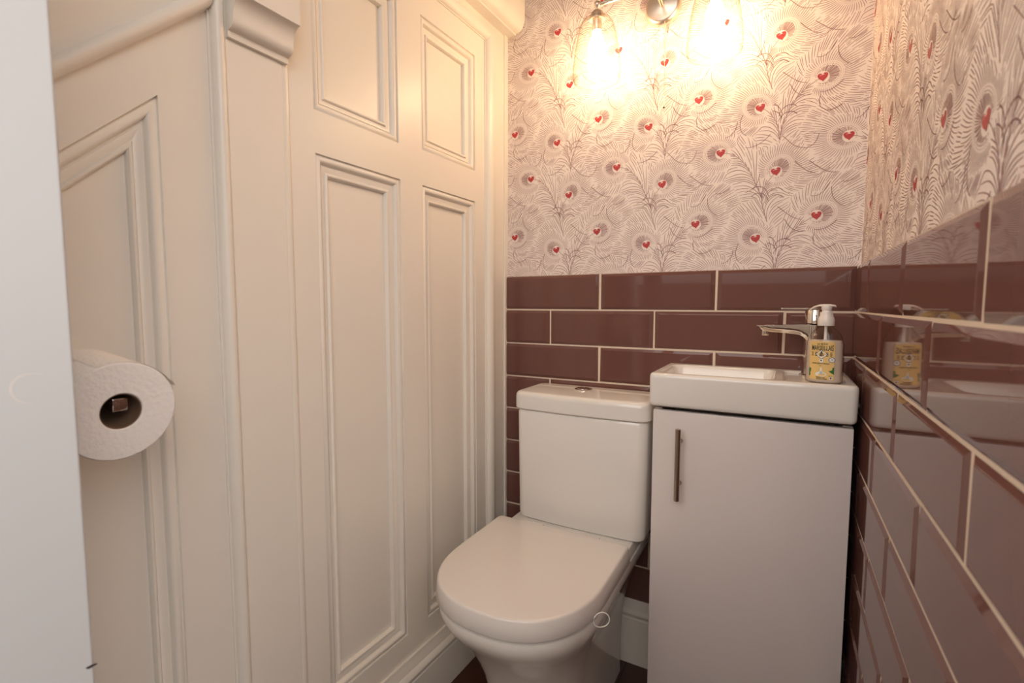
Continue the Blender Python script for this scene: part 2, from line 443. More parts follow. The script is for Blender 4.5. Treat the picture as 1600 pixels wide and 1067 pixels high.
YF = -1.12      # the closet is open to the hall from here on
mb = MB(); mb.box((-1.06, 0.0065, FLOOR - .05), (0.12, 0.10, CEIL + .05))
wall_back = structure(mb.build('wall_back', M['ceil']))
mb = MB(); mb.box((0.0065, YF, FLOOR - .05), (0.12, 0.0065, CEIL + .05))
wall_right = structure(mb.build('wall_right', M['ceil']))
paper_wall('wallpaper', lambda s, z, d: (s - 0.92 if True else 0, -d, z), 0.92 + PAPER, -0.004, CEIL, 0.92, wall_back)
paper_wall('wallpaper', lambda s, z, d: (-d, -s, z), -YF, -0.004, CEIL, 0.700, wall_right)
tiling(backp, 0.906, 0.2938, 0.2938 - TW / 2, 'tiling', wall_back)
tiling(rightp, -YF, 0.1915, 0.1915 + TW / 2, 'tiling', wall_right)
mb = MB(); mb.box((-0.908, -0.0007, -ROWS * TH), (0.0002, 0.0062, -0.0006)); mb.build('grout', M['grout'], wall_back)
mb = MB(); mb.box((-0.0007, YF, -ROWS * TH), (0.0062, 0.0, -0.0006)); mb.build('grout', M['grout'], wall_right)
mb = MB(); mb.box((-1.06, -2.1, FLOOR - .05), (1.40, 0.10, FLOOR)); floor = structure(mb.build('floor', M['floor']))
mb = MB(); mb.box((-1.06, YF - .30, CEIL), (0.12, 0.10, CEIL + .05)); structure(mb.build('ceiling', M['ceil']))

# unseen low block added behind the camera to shade the lower room
mb = MB(); mb.box((-1.06, -2.1, FLOOR), (1.40, -2.0, 0.05)); structure(mb.build('low_light_blocker', mat('light_blocker_paint', (0.40, 0.33, 0.28), 0.6)))

# ------------------------------------------------------------------ panelled left wall (local axes: u from the back corner, n into the room, z)
TA = radians(1.5)
LW = Matrix(((-sin(TA), cos(TA), 0, -0.906), (-cos(TA), -sin(TA), 0, 0), (0, 0, 1, 0), (0, 0, 0, 1)))
holes = [
 [(0.166, 0.284), (0.389, 0.284), (0.389, 0.594), (0.166, 0.594)],
 [(0.468, 0.277), (0.693, 0.277), (0.693, 0.594), (0.468, 0.594)],
 [(0.166, -0.892), (0.389, -0.892), (0.389, 0.201), (0.166, 0.201)],
 [(0.464, -0.893), (0.692, -0.893), (0.692, 0.198), (0.464, 0.198)],
 [(0.954, -0.90), (1.34, -0.90), (1.34, -0.157), (0.954, 0.210)],
]
bm = bmesh.new()
def loop(pts):
    vs = [bm.verts.new((u, 0, z)) for u, z in pts]; return [bm.edges.new((vs[i], vs[(i + 1) % len(vs)])) for i in range(len(vs))]
ed = loop([(-0.02, FLOOR), (1.75, FLOOR), (1.75, CEIL), (-0.02, CEIL)])
for h in holes: ed += loop(h)
bmesh.ops.triangle_fill(bm, use_beauty=True, edges=ed)
# a closed back so the wall has thickness
vs = [bm.verts.new(p) for p in [(-0.02, -0.06, FLOOR), (1.75, -0.06, FLOOR), (1.75, -0.06, CEIL), (-0.02, -0.06, CEIL)]]
bm.faces.new(vs)
mb = MB(); mb.bm(bm)
wall_left = structure(mb.build('wall_left', M['cream'], matrix=LW))
for p in wall_left.data.polygons: pass
def lw(mbx, name, material, smooth=None):
    o = mbx.build(name, material, wall_left, smooth); return o
def inset(poly, w):
    n = len(poly); out = []
    area = sum(poly[i][0] * poly[(i + 1) % n][1] - poly[(i + 1) % n][0] * poly[i][1] for i in range(n)); sg = 1 if area > 0 else -1
    for i in range(n):
        a, b_, c = Vector(poly[i - 1]), Vector(poly[i]), Vector(poly[(i + 1) % n])
        d1 = (b_ - a).normalized(); d2 = (c - b_).normalized()
        n1 = Vector((-d1.y, d1.x)) * sg; n2 = Vector((-d2.y, d2.x)) * sg
        k = (n1 + n2); k = k / max(k.dot(n1), 1e-6); out.append(tuple(b_ + k * w))
    return out
PROF = [(0, 0), (0.0005, -0.0055), (0.0018, -0.0050), (0.0042, -0.0020), (0.0075, -0.0008), (0.0105, -0.0012), (0.0135, -0.0040), (0.0150, -0.0085), (0.0165, -0.0110), (0.0185, -0.0110), (0.0190, -0.0090), (0.0205, -0.0090),
        (0.0290, -0.0130), (0.0298, -0.0105), (0.0318, -0.0092), (0.0342, -0.0098), (0.0365, -0.0130), (0.0372, -0.0190), (0.039, -0.0190)]
for h in holes:
    mb = MB(); rings = []
    for w, nn in PROF: rings.append([(u, nn, z) for u, z in inset(h, w)])
    mb.loft(rings, cap0=False, cap1=False)
    mo = lw(mb, 'panel_moulding', M['cream'], 40)
    inner = inset(h, 0.0385)
    mb = MB(); mb.loft([[(u, -0.030, z) for u, z in inner], [(u, -0.0188, z) for u, z in inner]]); lw(mb, 'panel', M['cream'])
def halfround(length_axis, a0, a1, c, w, n_out, name, fillet=0.0):
    # half-round strip on the wall along 'z' or 'u'
    prof = [(c - w / 2 - fillet, 0), (c - w / 2 - fillet, 0.003 if fillet else 0), (c - w / 2, 0.003 if fillet else 0)]
    prof += [(c - w / 2 * cos(pi * i / 12), 0.002 + n_out * sin(pi * i / 12)) for i in range(13)]
    prof += [(c + w / 2, 0.003 if fillet else 0), (c + w / 2 + fillet, 0.003 if fillet else 0), (c + w / 2 + fillet, 0)]
    mb = MB()
    if length_axis == 'z': mb.loft([[(p, q, a0) for p, q in prof], [(p, q, a1) for p, q in prof]])
    else: mb.loft([[(a0, q, p) for p, q in prof], [(a1, q, p) for p, q in prof]])
    return lw(mb, name, M['cream'], 40)
halfround('z', FLOOR, 0.676, 0.0975, 0.036, 0.014, 'bead_moulding', 0.003)
halfround('u', 0.0975, 0.745, 0.676, 0.034, 0.013, 'bead_moulding', 0.003)
halfround('z', FLOOR, CEIL, 0.8690, 0.021, 0.014, 'bead_moulding', 0.003)
# narrow cover strip in the back corner
mb = MB(); mb.box((-0.008, 0.0, FLOOR), (0.013, 0.004, CEIL), 0.001); lw(mb, 'corner_strip', M['cream'])
# raking string moulding of the stair
d = Vector((1, -0.94)).normalized(); nrm = Vector((-d.y, d.x))
p0 = Vector((0.882, 0.376)); prof = []
for i in range(13):
    t = pi * i / 12; prof.append((-0.0110 * cos(t), 0.003 + 0.016 * sin(t)))
prof = [(-0.0125, 0), (-0.0125, 0.003)] + prof + [(0.0125, 0.003), (0.0125, 0)]
mb = MB(); rings = []
for L in (0.0, 0.85):
    rings.append([((p0 + d * L + nrm * a)[0] if L else 0.880, b_, (p0 + d * L + nrm * a)[1] if L else (p0 + nrm * a)[1] + (d.y / d.x) * (0.880 - (p0 + nrm * a)[0])) for a, b_ in prof])
mb.loft(rings); lw(mb, 'raking_moulding', M['cream'], 40)
# pilaster with its capital
mb = MB(); mb.box((0.7605, 0.0, FLOOR), (0.8575, 0.006, CEIL), 0.001); lw(mb, 'pilaster', M['cream'])
mb = MB(); mb.loft([[(0.7605, 0, z), (0.7605, 0.0045, z), (0.757, 0.006, z), (0.750, 0.0055, z), (0.7465, 0.003, z), (0.7455, 0, z)] for z in (FLOOR, 0.34)]); lw(mb, 'pilaster_bead', M['cream'], 40)
def capital_profile():
    P = [(0.0, 0.330), (0.0125, 0.330), (0.0135, 0.3395)]
    for i in range(9):      # ovolo then cove
        t = i / 8 * pi / 2; P.append((0.0175 + 0.011 * sin(t), 0.341 + 0.014 * (1 - cos(t))))
    for i in range(1, 9):
        t = i / 8 * pi / 2; P.append((0.0285 + 0.0175 * (1 - cos(t)), 0.355 + 0.029 * sin(t)))
    P += [(0.0475, 0.3845), (0.0475, 0.50), (0, 0.50)]
    return P
mb = MB(); mb.loft([[(u, nn, z) for nn, z in capital_profile()] for u in (0.752, 0.8565)]); lw(mb, 'capital', M['cream'], 30)
# cornice box along the top
P = [(0.0, 0.716), (0.031, 0.716), (0.0325, 0.719), (0.0385, 0.7195)]
for i in range(11):
    t = i / 10 * pi / 2; P.append((0.040 + 0.022 * sin(t), 0.7205 + 0.040 * (1 - cos(t))))
P += [(0.062, 0.90), (0.058, 0.92), (0.0, 0.92)]
mb = MB(); mb.loft([[(u, nn, z) for nn, z in P] for u in (-0.006, 0.752)]); lw(mb, 'cornice', M['cream'], 30)

# skirtings
def skirting_profile(top, t=0.019):
    h = top - FLOOR
    return [(0, FLOOR), (t, FLOOR), (t, top - 0.055), (t - 0.002, top - 0.053), (t - 0.002, top - 0.049)] + \
           [(t - 0.003 + 0.0075 * sin(pi * i / 8), top - 0.049 + 0.022 * i / 8) for i in range(9)] + \
           [(t - 0.006, top - 0.026), (t - 0.0075, top - 0.018), (t - 0.011, top - 0.010), (t - 0.012, top - 0.006), (t - 0.013, top), (0, top)]
P = skirting_profile(-0.952)
mb = MB(); mb.loft([[(u, nn, z) for nn, z in P] for u in (0.010, 0.745)])
o = mb.build('baseboard_left', M['cream'], None, 35, matrix=LW); structure(o)
P = skirting_profile(-0.922)
mb = MB(); mb.loft([[(x, -nn + .0055, z) for nn, z in P] for x in (-0.884, -0.002)]); structure(mb.build('baseboard_back', M['cream'], None, 35))
mb = MB(); mb.loft([[(-nn + .0055, y, z) for nn, z in P] for y in (-0.016, YF)]); structure(mb.build('baseboard_right', M['cream'], None, 35))

# ------------------------------------------------------------------ open door at the left edge
E0 = Vector((-0.678, -1.155, 0)); dirn = Vector((-0.335, -0.942, 0)).normalized(); nb = Vector((-dirn.y, dirn.x, 0))
if nb.dot(Vector((-0.143, -1.338, 0)) - E0) < 0: nb = -nb
DM = Matrix(((dirn.x, nb.x, 0, E0.x), (dirn.y, nb.y, 0, E0.y), (0, 0, 1, 0), (0, 0, 0, 1)))
mb = MB(); mb.box((0.0, -0.035, FLOOR + 0.006), (0.55, 0.0, 1.0), 0.0012)
door = structure(mb.build('door_1', M['door'], matrix=DM))
mb = MB()
for i in range(26):
    a = 2 * pi * (i - 11) / 40; b_ = 2 * pi * (i - 10) / 40; w = 0.0010 * sin(pi * (i + .5) / 26)
    q = [(0.026 + (0.0125 + s * w) * cos(t), 0.00015, -0.156 + (0.0125 + s * w) * sin(t)) for t, s in ((a, -1), (b_, -1), (b_, 1), (a, 1))]
    mb.add(q, [(0, 1, 2, 3)])
mb.build('ring_mark', M['mark'], door)
mb = MB(); mb.lathe([(0.0, -0.0004), (0.0022, -0.0002), (0.0026, 0.0003), (0.0012, 0.0008), (0, 0.0009)], (0.0012, 0.0002, -0.412), 'y', 10)
for i, v in enumerate(mb.v): mb.v[i] = (0.0012 + (v[0] - 0.0012) * (1.5 + .4 * sin(i * 2.1)), v[1], -0.412 + (v[2] + 0.412) * (0.6 + .25 * cos(i * 1.3)))
mb.build('paint_chip', M['chip'], door)

# ------------------------------------------------------------------ toilet
TX = -0.615
toilet = tag(empty('toilet', (TX, -0.3, FLOOR)), 'white close-coupled toilet with closed lid, between the panelled wall and the vanity', 'toilet')
def dring(xc, W, yf, yb, z, r=0.025, k=1.12, n=28):
    a = W / 2; yc = yf + a * k; pts = []
    for i in range(n + 1):                      # front half-ellipse, from the left side round to the right
        t = pi + pi * i / n; ct, st_ = cos(t), sin(t); pts.append((xc + a * math.copysign(abs(ct) ** .86, ct), yc + a * k * math.copysign(abs(st_) ** .86, st_), z))
    for i in range(1, 6): pts.append((xc + a, yc + (yb - r - yc) * i / 6, z))
    for i in range(7):
        t = i * pi / 2 / 6; pts.append((xc + a - r + r * cos(t), yb - r + r * sin(t), z))
    for i in range(7):
        t = pi / 2 + i * pi / 2 / 6; pts.append((xc - a + r + r * cos(t), yb - r + r * sin(t), z))
    for i in range(1, 6): pts.append((xc - a, yb - r + (yc - yb + r) * i / 6, z))
    return pts
prof = [(-0.6970, .326, -.600, -.018), (-0.6978, .338, -.607, -.012), (-0.7005, .3480, -.6130, -.011), (-0.706, .3500, -.6140, -.011), (-0.716, .3495, -.6130, -.011), (-0.728, .3450, -.608, -.012), (-0.742, .335, -.599, -.014),
        (-0.770, .309, -.575, -.018), (-0.80, .284, -.552, -.022), (-0.84, .257, -.526, -.026), (-0.89, .234, -.500, -.030), (-0.95, .219, -.480, -.032), (-1.02, .212, -.468, -.032), (-1.08, .213, -.466, -.032), (-1.11, .216, -.468, -.032)]
mb = MB(); mb.loft([dring(TX, W, yf, yb, z) for z, W, yf, yb in prof])
# shelf of the pan that carries the cistern
mb.loft([[(x, y, z) for x, y in rrect(TX - .162 + e, TX + .171 - e, -.236 + e, -.012 - e, .02)] for e, z in ((0, -.712), (0, -.676), (.002, -.671), (.006, -.6685))])
mb.build('pan', M['ceramic'], toilet, 35)
mb = MB(); mb.loft([dring(TX, .300, -.584, -.250, z, .03) for z in (-.698, -.687)]); mb.build('seat', M['seat'], toilet, 40)
mb = MB(); rg = []
for e, z in ((.004, -.6890), (-.0025, -.6888), (-.0035, -.6875), (-.0016, -.6660), (.0000, -.6550), (.0012, -.6522), (.0032, -.6506), (.0062, -.6500)):
    rg.append(dring(TX, .354 - 2 * e, -.617 + e, -.234 - e, z, .014 - max(e, 0)))
mb.loft(rg); mb.build('lid', M['seat'], toilet, 50)
for s in (-1, 1):
    mb = MB(); mb.lathe([(0.0, -.026), (.0085, -.025), (.009, 0), (.0085, .025), (0, .026)], (TX + s * .075, -.230, -.661), 'x', 20)
    mb.build('hinge', M['seat'], toilet, 40)
CX = -0.594
mb = MB(); rings = []
for z, W, yf in ((-.6680, .337, -.176), (-.6650, .344, -.180), (-.6550, .348, -.182), (-.52, .351, -.183), (-.376, .354, -.184), (-.3695, .350, -.181)):
    rings.append([(x, y, z) for x, y in rrect(CX - W / 2, CX + W / 2, yf, -.012, .024, 6, .007)])
mb.loft(rings); cistern = mb.build('cistern', M['ceramic'], toilet, 40)
mb = MB(); rings = []
for z, e in ((-.3685, .008), (-.3675, .003), (-.364, .0), (-.335, .0), (-.327, .0012), (-.3225, .0042), (-.3203, .009), (-.3195, .016)):
    rings.append([(x, y, z) for x, y in rrect(CX - .1835 + e, CX + .1835 - e, -.188 + e, -.010 - e, .026 - e * .5, 6, .008)])
mb.loft(rings); mb.build('cistern_lid', M['ceramic'], cistern, 40)
mb = MB(); mb.lathe([(.0245, -.322), (.0245, -.3165), (.0230, -.3155), (.0205, -.3155), (.0200, -.3168), (.0195, -.3168), (.0185, -.3150), (.004, -.3146), (0, -.3146)], (-0.615, -.082, 0), 'z', 40)
mb.build('flush_button', M['chrome'], cistern, 40)
mb = MB(); pts = []
for i in range(20):
    t = 2 * pi * i / 20; rr = .0155 + .004 * cos(t - .9); pts.append((TX + .186 + rr * .80 * cos(t), -.470 + .010 * cos(t), -.694 + rr * .95 * sin(t)))
mb.tube(pts, .0011, 8, closed=True); o = mb.build('wire_loop', M['white'], toilet, 60); o['label'] = 'small white wire loop at the side of the pan'
adopt(toilet)

# ------------------------------------------------------------------ vanity cabinet
VX0, VX1, VY = -0.3955, -0.0165, -0.197
vanity = tag(empty('vanity_cabinet', (-0.206, -0.1, FLOOR)), 'narrow gloss white vanity cabinet with one door, under the washbasin', 'cabinet')
mb = MB()
for a, c in (((VX0, VY, FLOOR + .002), (VX0 + .016, -.0205, -.3235)), ((VX1 - .016, VY, FLOOR + .002), (VX1, -.0205, -.3235)), ((VX0 + .016, VY + .004, FLOOR + .002), (VX1 - .016, -.0205, FLOOR + .09)), ((VX0 + .016, -.030, FLOOR + .09), (VX1 - .016, -.0205, -.3235))):
    mb.box(a, c, .0008)
mb.build('carcass', M['gloss'], vanity)
mb = MB(); mb.box((VX0 + .006, VY + .012, -.3240), (VX1 - .006, -.022, -.3155)); mb.build('top_rail', M['gap'], vanity)
mb = MB(); mb.box((VX0, -.2165, FLOOR + .012), (VX1, VY - .0012, -.3245), .0018); vdoor = mb.build('door', M['gloss'], vanity, 30)
hx, hy = -.3345, -.2445
mb = MB(); mb.lathe([(.0, -.5185), (.0052, -.5185), (.0060, -.5175), (.0060, -.3585), (.0052, -.3575), (0, -.3575)], (hx, hy, 0), 'z', 20)
for z in (-.390, -.486): mb.lathe([(.0045, hy), (.0045, -.2205), (.006, -.2165)], (hx, 0, z), 'y', 16)
o = mb.build('handle', M['nickel'], vdoor, 35); o['label'] = 'slim nickel bar handle'
adopt(vanity)

# ------------------------------------------------------------------ washbasin
BX0, BX1, BY0, BY1, BZ0, BZ1 = -0.4035, -0.0125, -0.2275, -0.0070, -0.3155, -0.2400
basin = tag(empty('washbasin', (-0.206, -0.1, BZ0)), 'shallow rectangular white ceramic washbasin set on the vanity cabinet', 'washbasin')
mb = MB(); rings = []
for e, z in ((.010, BZ0), (.004, BZ0 + .0015), (.0012, BZ0 + .005), (.0, BZ0 + .010), (-.0008, BZ1 - .012), (-.0005, BZ1 - .0065), (.0008, BZ1 - .003), (.003, BZ1 - .0008), (.006, BZ1)):
    rings.append([(x, y, z) for x, y in rrect(BX0 + e, BX1 - e, BY0 + e, BY1 - e, max(.012 - e, .004), 6)])
mb.loft(rings, cap1=False)
gx, gy = 150, 86; v = []; f = []
def ss(t): t = max(0, min(1, t)); return t * t * (3 - 2 * t)
def depth_in(x, y, cx, cy, hx_, hy_, r, wdt, dep):
    qx, qy = abs(x - cx) - hx_ + r, abs(y - cy) - hy_ + r
    sd = sqrt(max(qx, 0) ** 2 + max(qy, 0) ** 2) + min(max(qx, qy), 0) - r
    return dep * ss(-sd / wdt)
for j in range(gy + 1):
    for i in range(gx + 1):
        x = BX0 + .006 + (BX1 - BX0 - .012) * i / gx; y = BY0 + .006 + (BY1 - BY0 - .012) * j / gy
        z = BZ1 - depth_in(x, y, -.2695, -.1235, .1175, .088, .030, .026, .058) - depth_in(x, y, -.0825, -.1235, .058, .090, .020, .010, .0055)
        v.append((x, y, z))
for j in range(gy):
    for i in range(gx): f.append((j * (gx + 1) + i, j * (gx + 1) + i + 1, (j + 1) * (gx + 1) + i + 1, (j + 1) * (gx + 1) + i))
mb.add(v, f)
mb.build('basin_body', M['ceramic'], basin, 50)
mb = MB(); mb.lathe([(0, .0), (.018, .0), (.019, .0015), (.021, .0020), (.022, 0.0)], (-.25, -.12, BZ1 - .0585), 'z', 28); mb.build('plughole', M['chrome'], basin, 40)
adopt(basin)

# ------------------------------------------------------------------ mixer tap
tx, ty = -.0815, -.070; TZ = BZ1 - .0056
tap = tag(empty('mixer_tap', (tx, ty, TZ)), 'chrome mixer tap with flat lever and long spout, behind the soap bottle', 'tap')
mb = MB(); mb.lathe([(0, TZ), (.0265, TZ), (.0265, TZ + .004), (.0225, TZ + .007), (.0200, TZ + .020), (.0195, TZ + .085), (.0205, TZ + .104), (.0205, TZ + .115), (.0170, TZ + .117), (0, TZ + .117)], (tx, ty, 0), 'z', 40)
mb.build('body', M['chrome'], tap, 35)
mb = MB(); rings = []
for x, w, zt, zb in ((tx + .004, .0185, -.1290, -.1690), (tx - .012, .0185, -.1290, -.1680), (tx - .022, .0182, -.1292, -.1580), (tx - .030, .018, -.1295, -.1540), (tx - .055, .0172, -.1308, -.1510), (tx - .085, .0165, -.1322, -.1495), (tx - .100, .0160, -.1330, -.1470), (tx - .109, .0150, -.1334, -.1415), (tx - .1145, .0140, -.1336, -.1355)):
    rings.append([(x, ty - y_, zc) for y_, zc in ((-w, zt - .001), (-w * .9, zt), (w * .9, zt), (w, zt - .001), (w * .97, (zt + zb) / 2), (w * .7, zb + .001), (0, zb), (-w * .7, zb + .001), (-w * .97, (zt + zb) / 2))])
mb.loft(rings); mb.build('spout', M['chrome'], tap, 30)
mb = MB(); mb.lathe([(.0, -.157), (.0085, -.157), (.0095, -.1555), (.0095, -.144), (0, -.144)], (tx - .096, ty, 0), 'z', 24); mb.build('aerator', M['chrome'], tap, 35)
mb = MB(); mb.lathe([(.0, -.1275), (.0185, -.1275), (.0195, -.1265), (.0195, -.0990), (.0185, -.0975), (0, -.0965)], (tx, ty, 0), 'z', 40)
mb.build('cartridge_cap', M['chrome'], tap, 35)
mb = MB(); mb.loft([[(x, y, z) for x, y in rrect(tx - .068, tx + .0165, ty - .0135, ty + .0135, .006)] for z in (-.0968, -.0935)]); mb.build('lever', M['chrome'], tap, 35)
adopt(tap)

# ------------------------------------------------------------------ soap bottle
sx, sy, SZ = -.0665, -.160, BZ1 - .0054
bottle = empty('soap_bottle', (sx, sy, SZ)); tag(bottle, 'clear pump bottle of creamy soap with yellow label, on the basin corner', 'soap bottle')
bottle.rotation_euler = (0, 0, radians(-17))
SA, SB = .0335, .0225
def ell(a, b_, z, n=48): return [(a * cos(2 * pi * i / n), b_ * sin(2 * pi * i / n), z) for i in range(n)]
mb = MB(); mb.loft([ell(.030, .019, 0), ell(SA - .001, SB - .001, .0018), ell(SA, SB, .006), ell(SA, SB, .050), ell(SA - .0008, SB - .0005, .080), ell(SA - .003, SB - .002, .089), ell(.0275, .019, .098), ell(.021, .016, .106), ell(.0155, .0135, .111), ell(.0132, .0130, .114), ell(.0132, .0130, .119)])
body = mb.build('bottle_body', M['bottle'], bottle, 50)
k = .94
mb = MB(); mb.loft([ell(.0275, .017, .0015), ell(SA * k, SB * k, .006), ell(SA * k, SB * k, .050), ell((SA - .0008) * k, (SB - .0005) * k, .080), ell((SA - .0022) * k, (SB - .0018) * k, .0870)]); mb.build('liquid_soap', M['soap'], bottle, 50)
mb = MB(); mb.lathe([(.0026, .088), (.0026, .117)], (0, 0, 0), 'z', 14); mb.build('dip_tube', M['pump'], bottle, 50)
mb = MB()
mb.lathe([(0, .1165), (.0148, .1165), (.0152, .1175), (.0150, .1290), (.0135, .1335), (.0118, .1365), (.0115, .1435), (.0085, .1445), (.0080, .147), (.0092, .1490), (.0095, .1560), (.0085, .1590), (0, .1600)], (0, 0, 0), 'z', 32)
rings = []
for x, w, zt, zb in ((.0165, .0035, .1562, .1530), (.014, .006, .1585, .1545), (.006, .008, .1600, .1545), (-.006, .008, .1600, .1545), (-.014, .0062, .1590, .1545), (-.022, .0045, .1562, .1515), (-.0275, .0036, .1525, .1480), (-.0292, .0030, .1505, .1450)):
    rings.append([(x, w * cos(2 * pi * i / 12), (zt + zb) / 2 + (zt - zb) / 2 * sin(2 * pi * i / 12)) for i in range(12)])
mb.loft(rings)
mb.build('pump', M['pump'], bottle, 40)
# label: (X, Z) on the front curve
def onb(X, Z, off): # X metres to the right along the front, Z height
    ph = X / SA; a, b_ = SA + off, SB + off
    return (a * sin(ph), -b_ * cos(ph), Z)
LX0, LX1, LZ0, LZ1 = -.0235, .0235, .0085, .0855
mb = MB(); v = []; f = []; nX, nZ = 26, 26
def lab_shape(s, t):
    X = LX0 + (LX1 - LX0) * s; Z = LZ0 + (LZ1 - LZ0) * t; return X, Z
for j in range(nZ + 1):
    for i in range(nX + 1):
        X, Z = lab_shape(i / nX, j / nZ)
        r = .004
        if (i in (0, nX)) and (j in (0, nZ)): X *= .95; Z += .001 if j == 0 else -.001
        v.append(onb(X, Z, .0004))
for j in range(nZ):
    for i in range(nX): f.append((j * (nX + 1) + i, j * (nX + 1) + i + 1, (j + 1) * (nX + 1) + i + 1, (j + 1) * (nX + 1) + i))
mb.add(v, f); label = mb.build('label', M['label'], bottle, 60)
def text_tris(body_, size, sx_=1.0, bold=0.0):
    cu = bpy.data.curves.new('txt', 'FONT'); cu.body = body_; cu.size = size; cu.align_x = 'CENTER'; cu.align_y = 'CENTER'; cu.offset = bold; cu.resolution_u = 3
    o = bpy.data.objects.new('txt', cu); col.objects.link(o); dg = bpy.context.evaluated_depsgraph_get(); dg.update()
    me = bpy.data.meshes.new_from_object(o.evaluated_get(dg)); vs = [(v.co.x * sx_, v.co.y) for v in me.vertices]; fs = [tuple(p.vertices) for p in me.polygons]
    bpy.data.objects.remove(o); bpy.data.curves.remove(cu); bpy.data.meshes.remove(me); return vs, fs
pr = MB()
def ptext(t, size, X, Z, sx_, mi=0, bold=0.0, arch=0.0, wid=.02):
    vs, fs = text_tris(t, size, sx_, bold)
    out = []
    for x, y in vs:
        q = (x / wid); y2 = y * (1 + arch * q * q)
        out.append(onb(X + x, Z + y2, .0009))
    pr.add(out, fs, mi)
def pquad(pts, mi, off=.0007): pr.add([onb(x, z, off) for x, z in pts], [tuple(range(len(pts)))], mi)
ptext('LE PETIT', .0040, 0.001, .0800, 1.25, 0, .0001)
ptext('MARSEILLAIS', .0125, 0.001, .0718, .56, 0, .00016, arch=.35, wid=.019)
for i in range(4):
    z = .0625 - i * .0022
    pquad([(-.0185, z), (-.0075, z), (-.0075, z + .0011), (-.0185, z + .0011)], 0); pquad([(.0075, z), (.0185, z), (.0185, z + .0011), (.0075, z + .0011)], 0)
pquad([(-.0115, .0595), (0, .0495), (.0115, .0595), (0, .0695)], 0, .0008); pquad([(-.0100, .0595), (0, .0507), (.0100, .0595), (0, .0683)], 1, .0009)
# small line figure inside the lozenge and the tab beneath it
for pts in ([(-.003, .0555), (-.001, .0555), (-.0005, .0600), (-.0028, .0605)], [(-.0005, .0560), (.0012, .0560), (.0020, .0610), (.0003, .0612)], [(-.0028, .0608), (.0022, .0612), (.0015, .0635), (-.0018, .0632)], [(-.0012, .0637), (.0010, .0637), (.0013, .0660), (-.0010, .0660)], [(.0025, .0560), (.0032, .0560), (.0038, .0595), (.0028, .0595)]): pquad(pts, 0, .0010)
pquad([(-.0030, .0505), (.0030, .0505), (.0030, .0445), (0, .0425), (-.0030, .0445)], 1, .0008); pquad([(-.0008, .0490), (.0012, .0482), (.0008, .0455), (-.0012, .0462)], 0, .0010)
def disc(cx, cz, rx, rz, mi, off, n=24): pquad([(cx + rx * cos(2 * pi * i / n), cz + rz * sin(2 * pi * i / n)) for i in range(n)], mi, off)
disc(.0185, .0490, .0062, .0055, 3, .0007); disc(.0185, .0490, .0050, .0043, 1, .0008); pquad([(.0125, .0478), (.0245, .0478), (.0245, .0500), (.0125, .0500)], 3, .0009); pquad([(.016, .0508), (.0185, .0478), (.0215, .0520), (.0185, .0498)], 3, .0010)
ptext('EXTRA DOUX VANILLE', .0034, -.001, .0410, .85, 0, .0001); ptext('lait', .0030, -.001, .0372, 1, 2)
# milk splash and leaves
disc(0, .0195, .0098, .0048, 1, .0006); pquad([(-.0055, .0205), (.0058, .0205), (.0022, .0260), (.0010, .0330), (-.0004, .0330), (-.0016, .0262)], 1, .0007); disc(.0006, .0225, .0022, .0034, 4, .0009)
pquad([(.0232, .0345), (.0200, .0335), (.0195, .0285), (.0130, .0265), (.0180, .0225), (.0232, .0200)], 2, .0007)
pquad([(-.0233, .0315), (-.0180, .0300), (-.0190, .0240), (-.0205, .0215), (-.0195, .0165), (-.0233, .0140)], 2, .0007)
ptext('250 ml', .0026, .0165, .0165, 1, 0); ptext('HYDRATANT', .0030, .000, .0130, .9, 0, .0001); ptext('SAVON CREME', .0030, .002, .0100, .9, 0, .0001)
pquad([(.0145, .0098), (.0205, .0098), (.0205, .0150), (.0145, .0150)], 1, .0007); disc(.0175, .0124, .0016, .0016, 0, .0009)
pr.build('label_print', [M['black'], M['white'], M['green'], M['bluegrey'], mat('print_paleblue', (.45, .55, .62), .5)], label, fix=False)

# ------------------------------------------------------------------ wall lamp
lamp = tag(empty('wall_lamp', (-.443, .005, .673)), 'nickel twin wall lamp with two clear glass bell shades, lit, on the feather wallpaper', 'wall lamp')
mb = MB(); mb.lathe([(.0, .0045), (.0465, .0045), (.0470, .0020), (.0455, -.004), (.0415, -.0095), (.0385, -.0115), (.036, -.0120), (.012, -.0155), (0, -.0160)], (-.4425, 0, .6735), 'y', 56); plate = mb.build('back_plate', M['lampmetal'], lamp, 25)
mb = MB(); mb.tube([(-.4415, -.012, .673), (-.4415, -.05, .6735), (-.4425, -.100, .669)], .0052, 16); mb.tube([(-.583, -.100, .668), (-.303, -.100, .668)], .0048, 16)
mb.lathe([(0, -.011), (.0078, -.0078), (.011, 0), (.0078, .0078), (0, .011)], (-.443, -.1, .668), 'z', 20)
mb.build('arm', M['lampmetal'], lamp, 40)
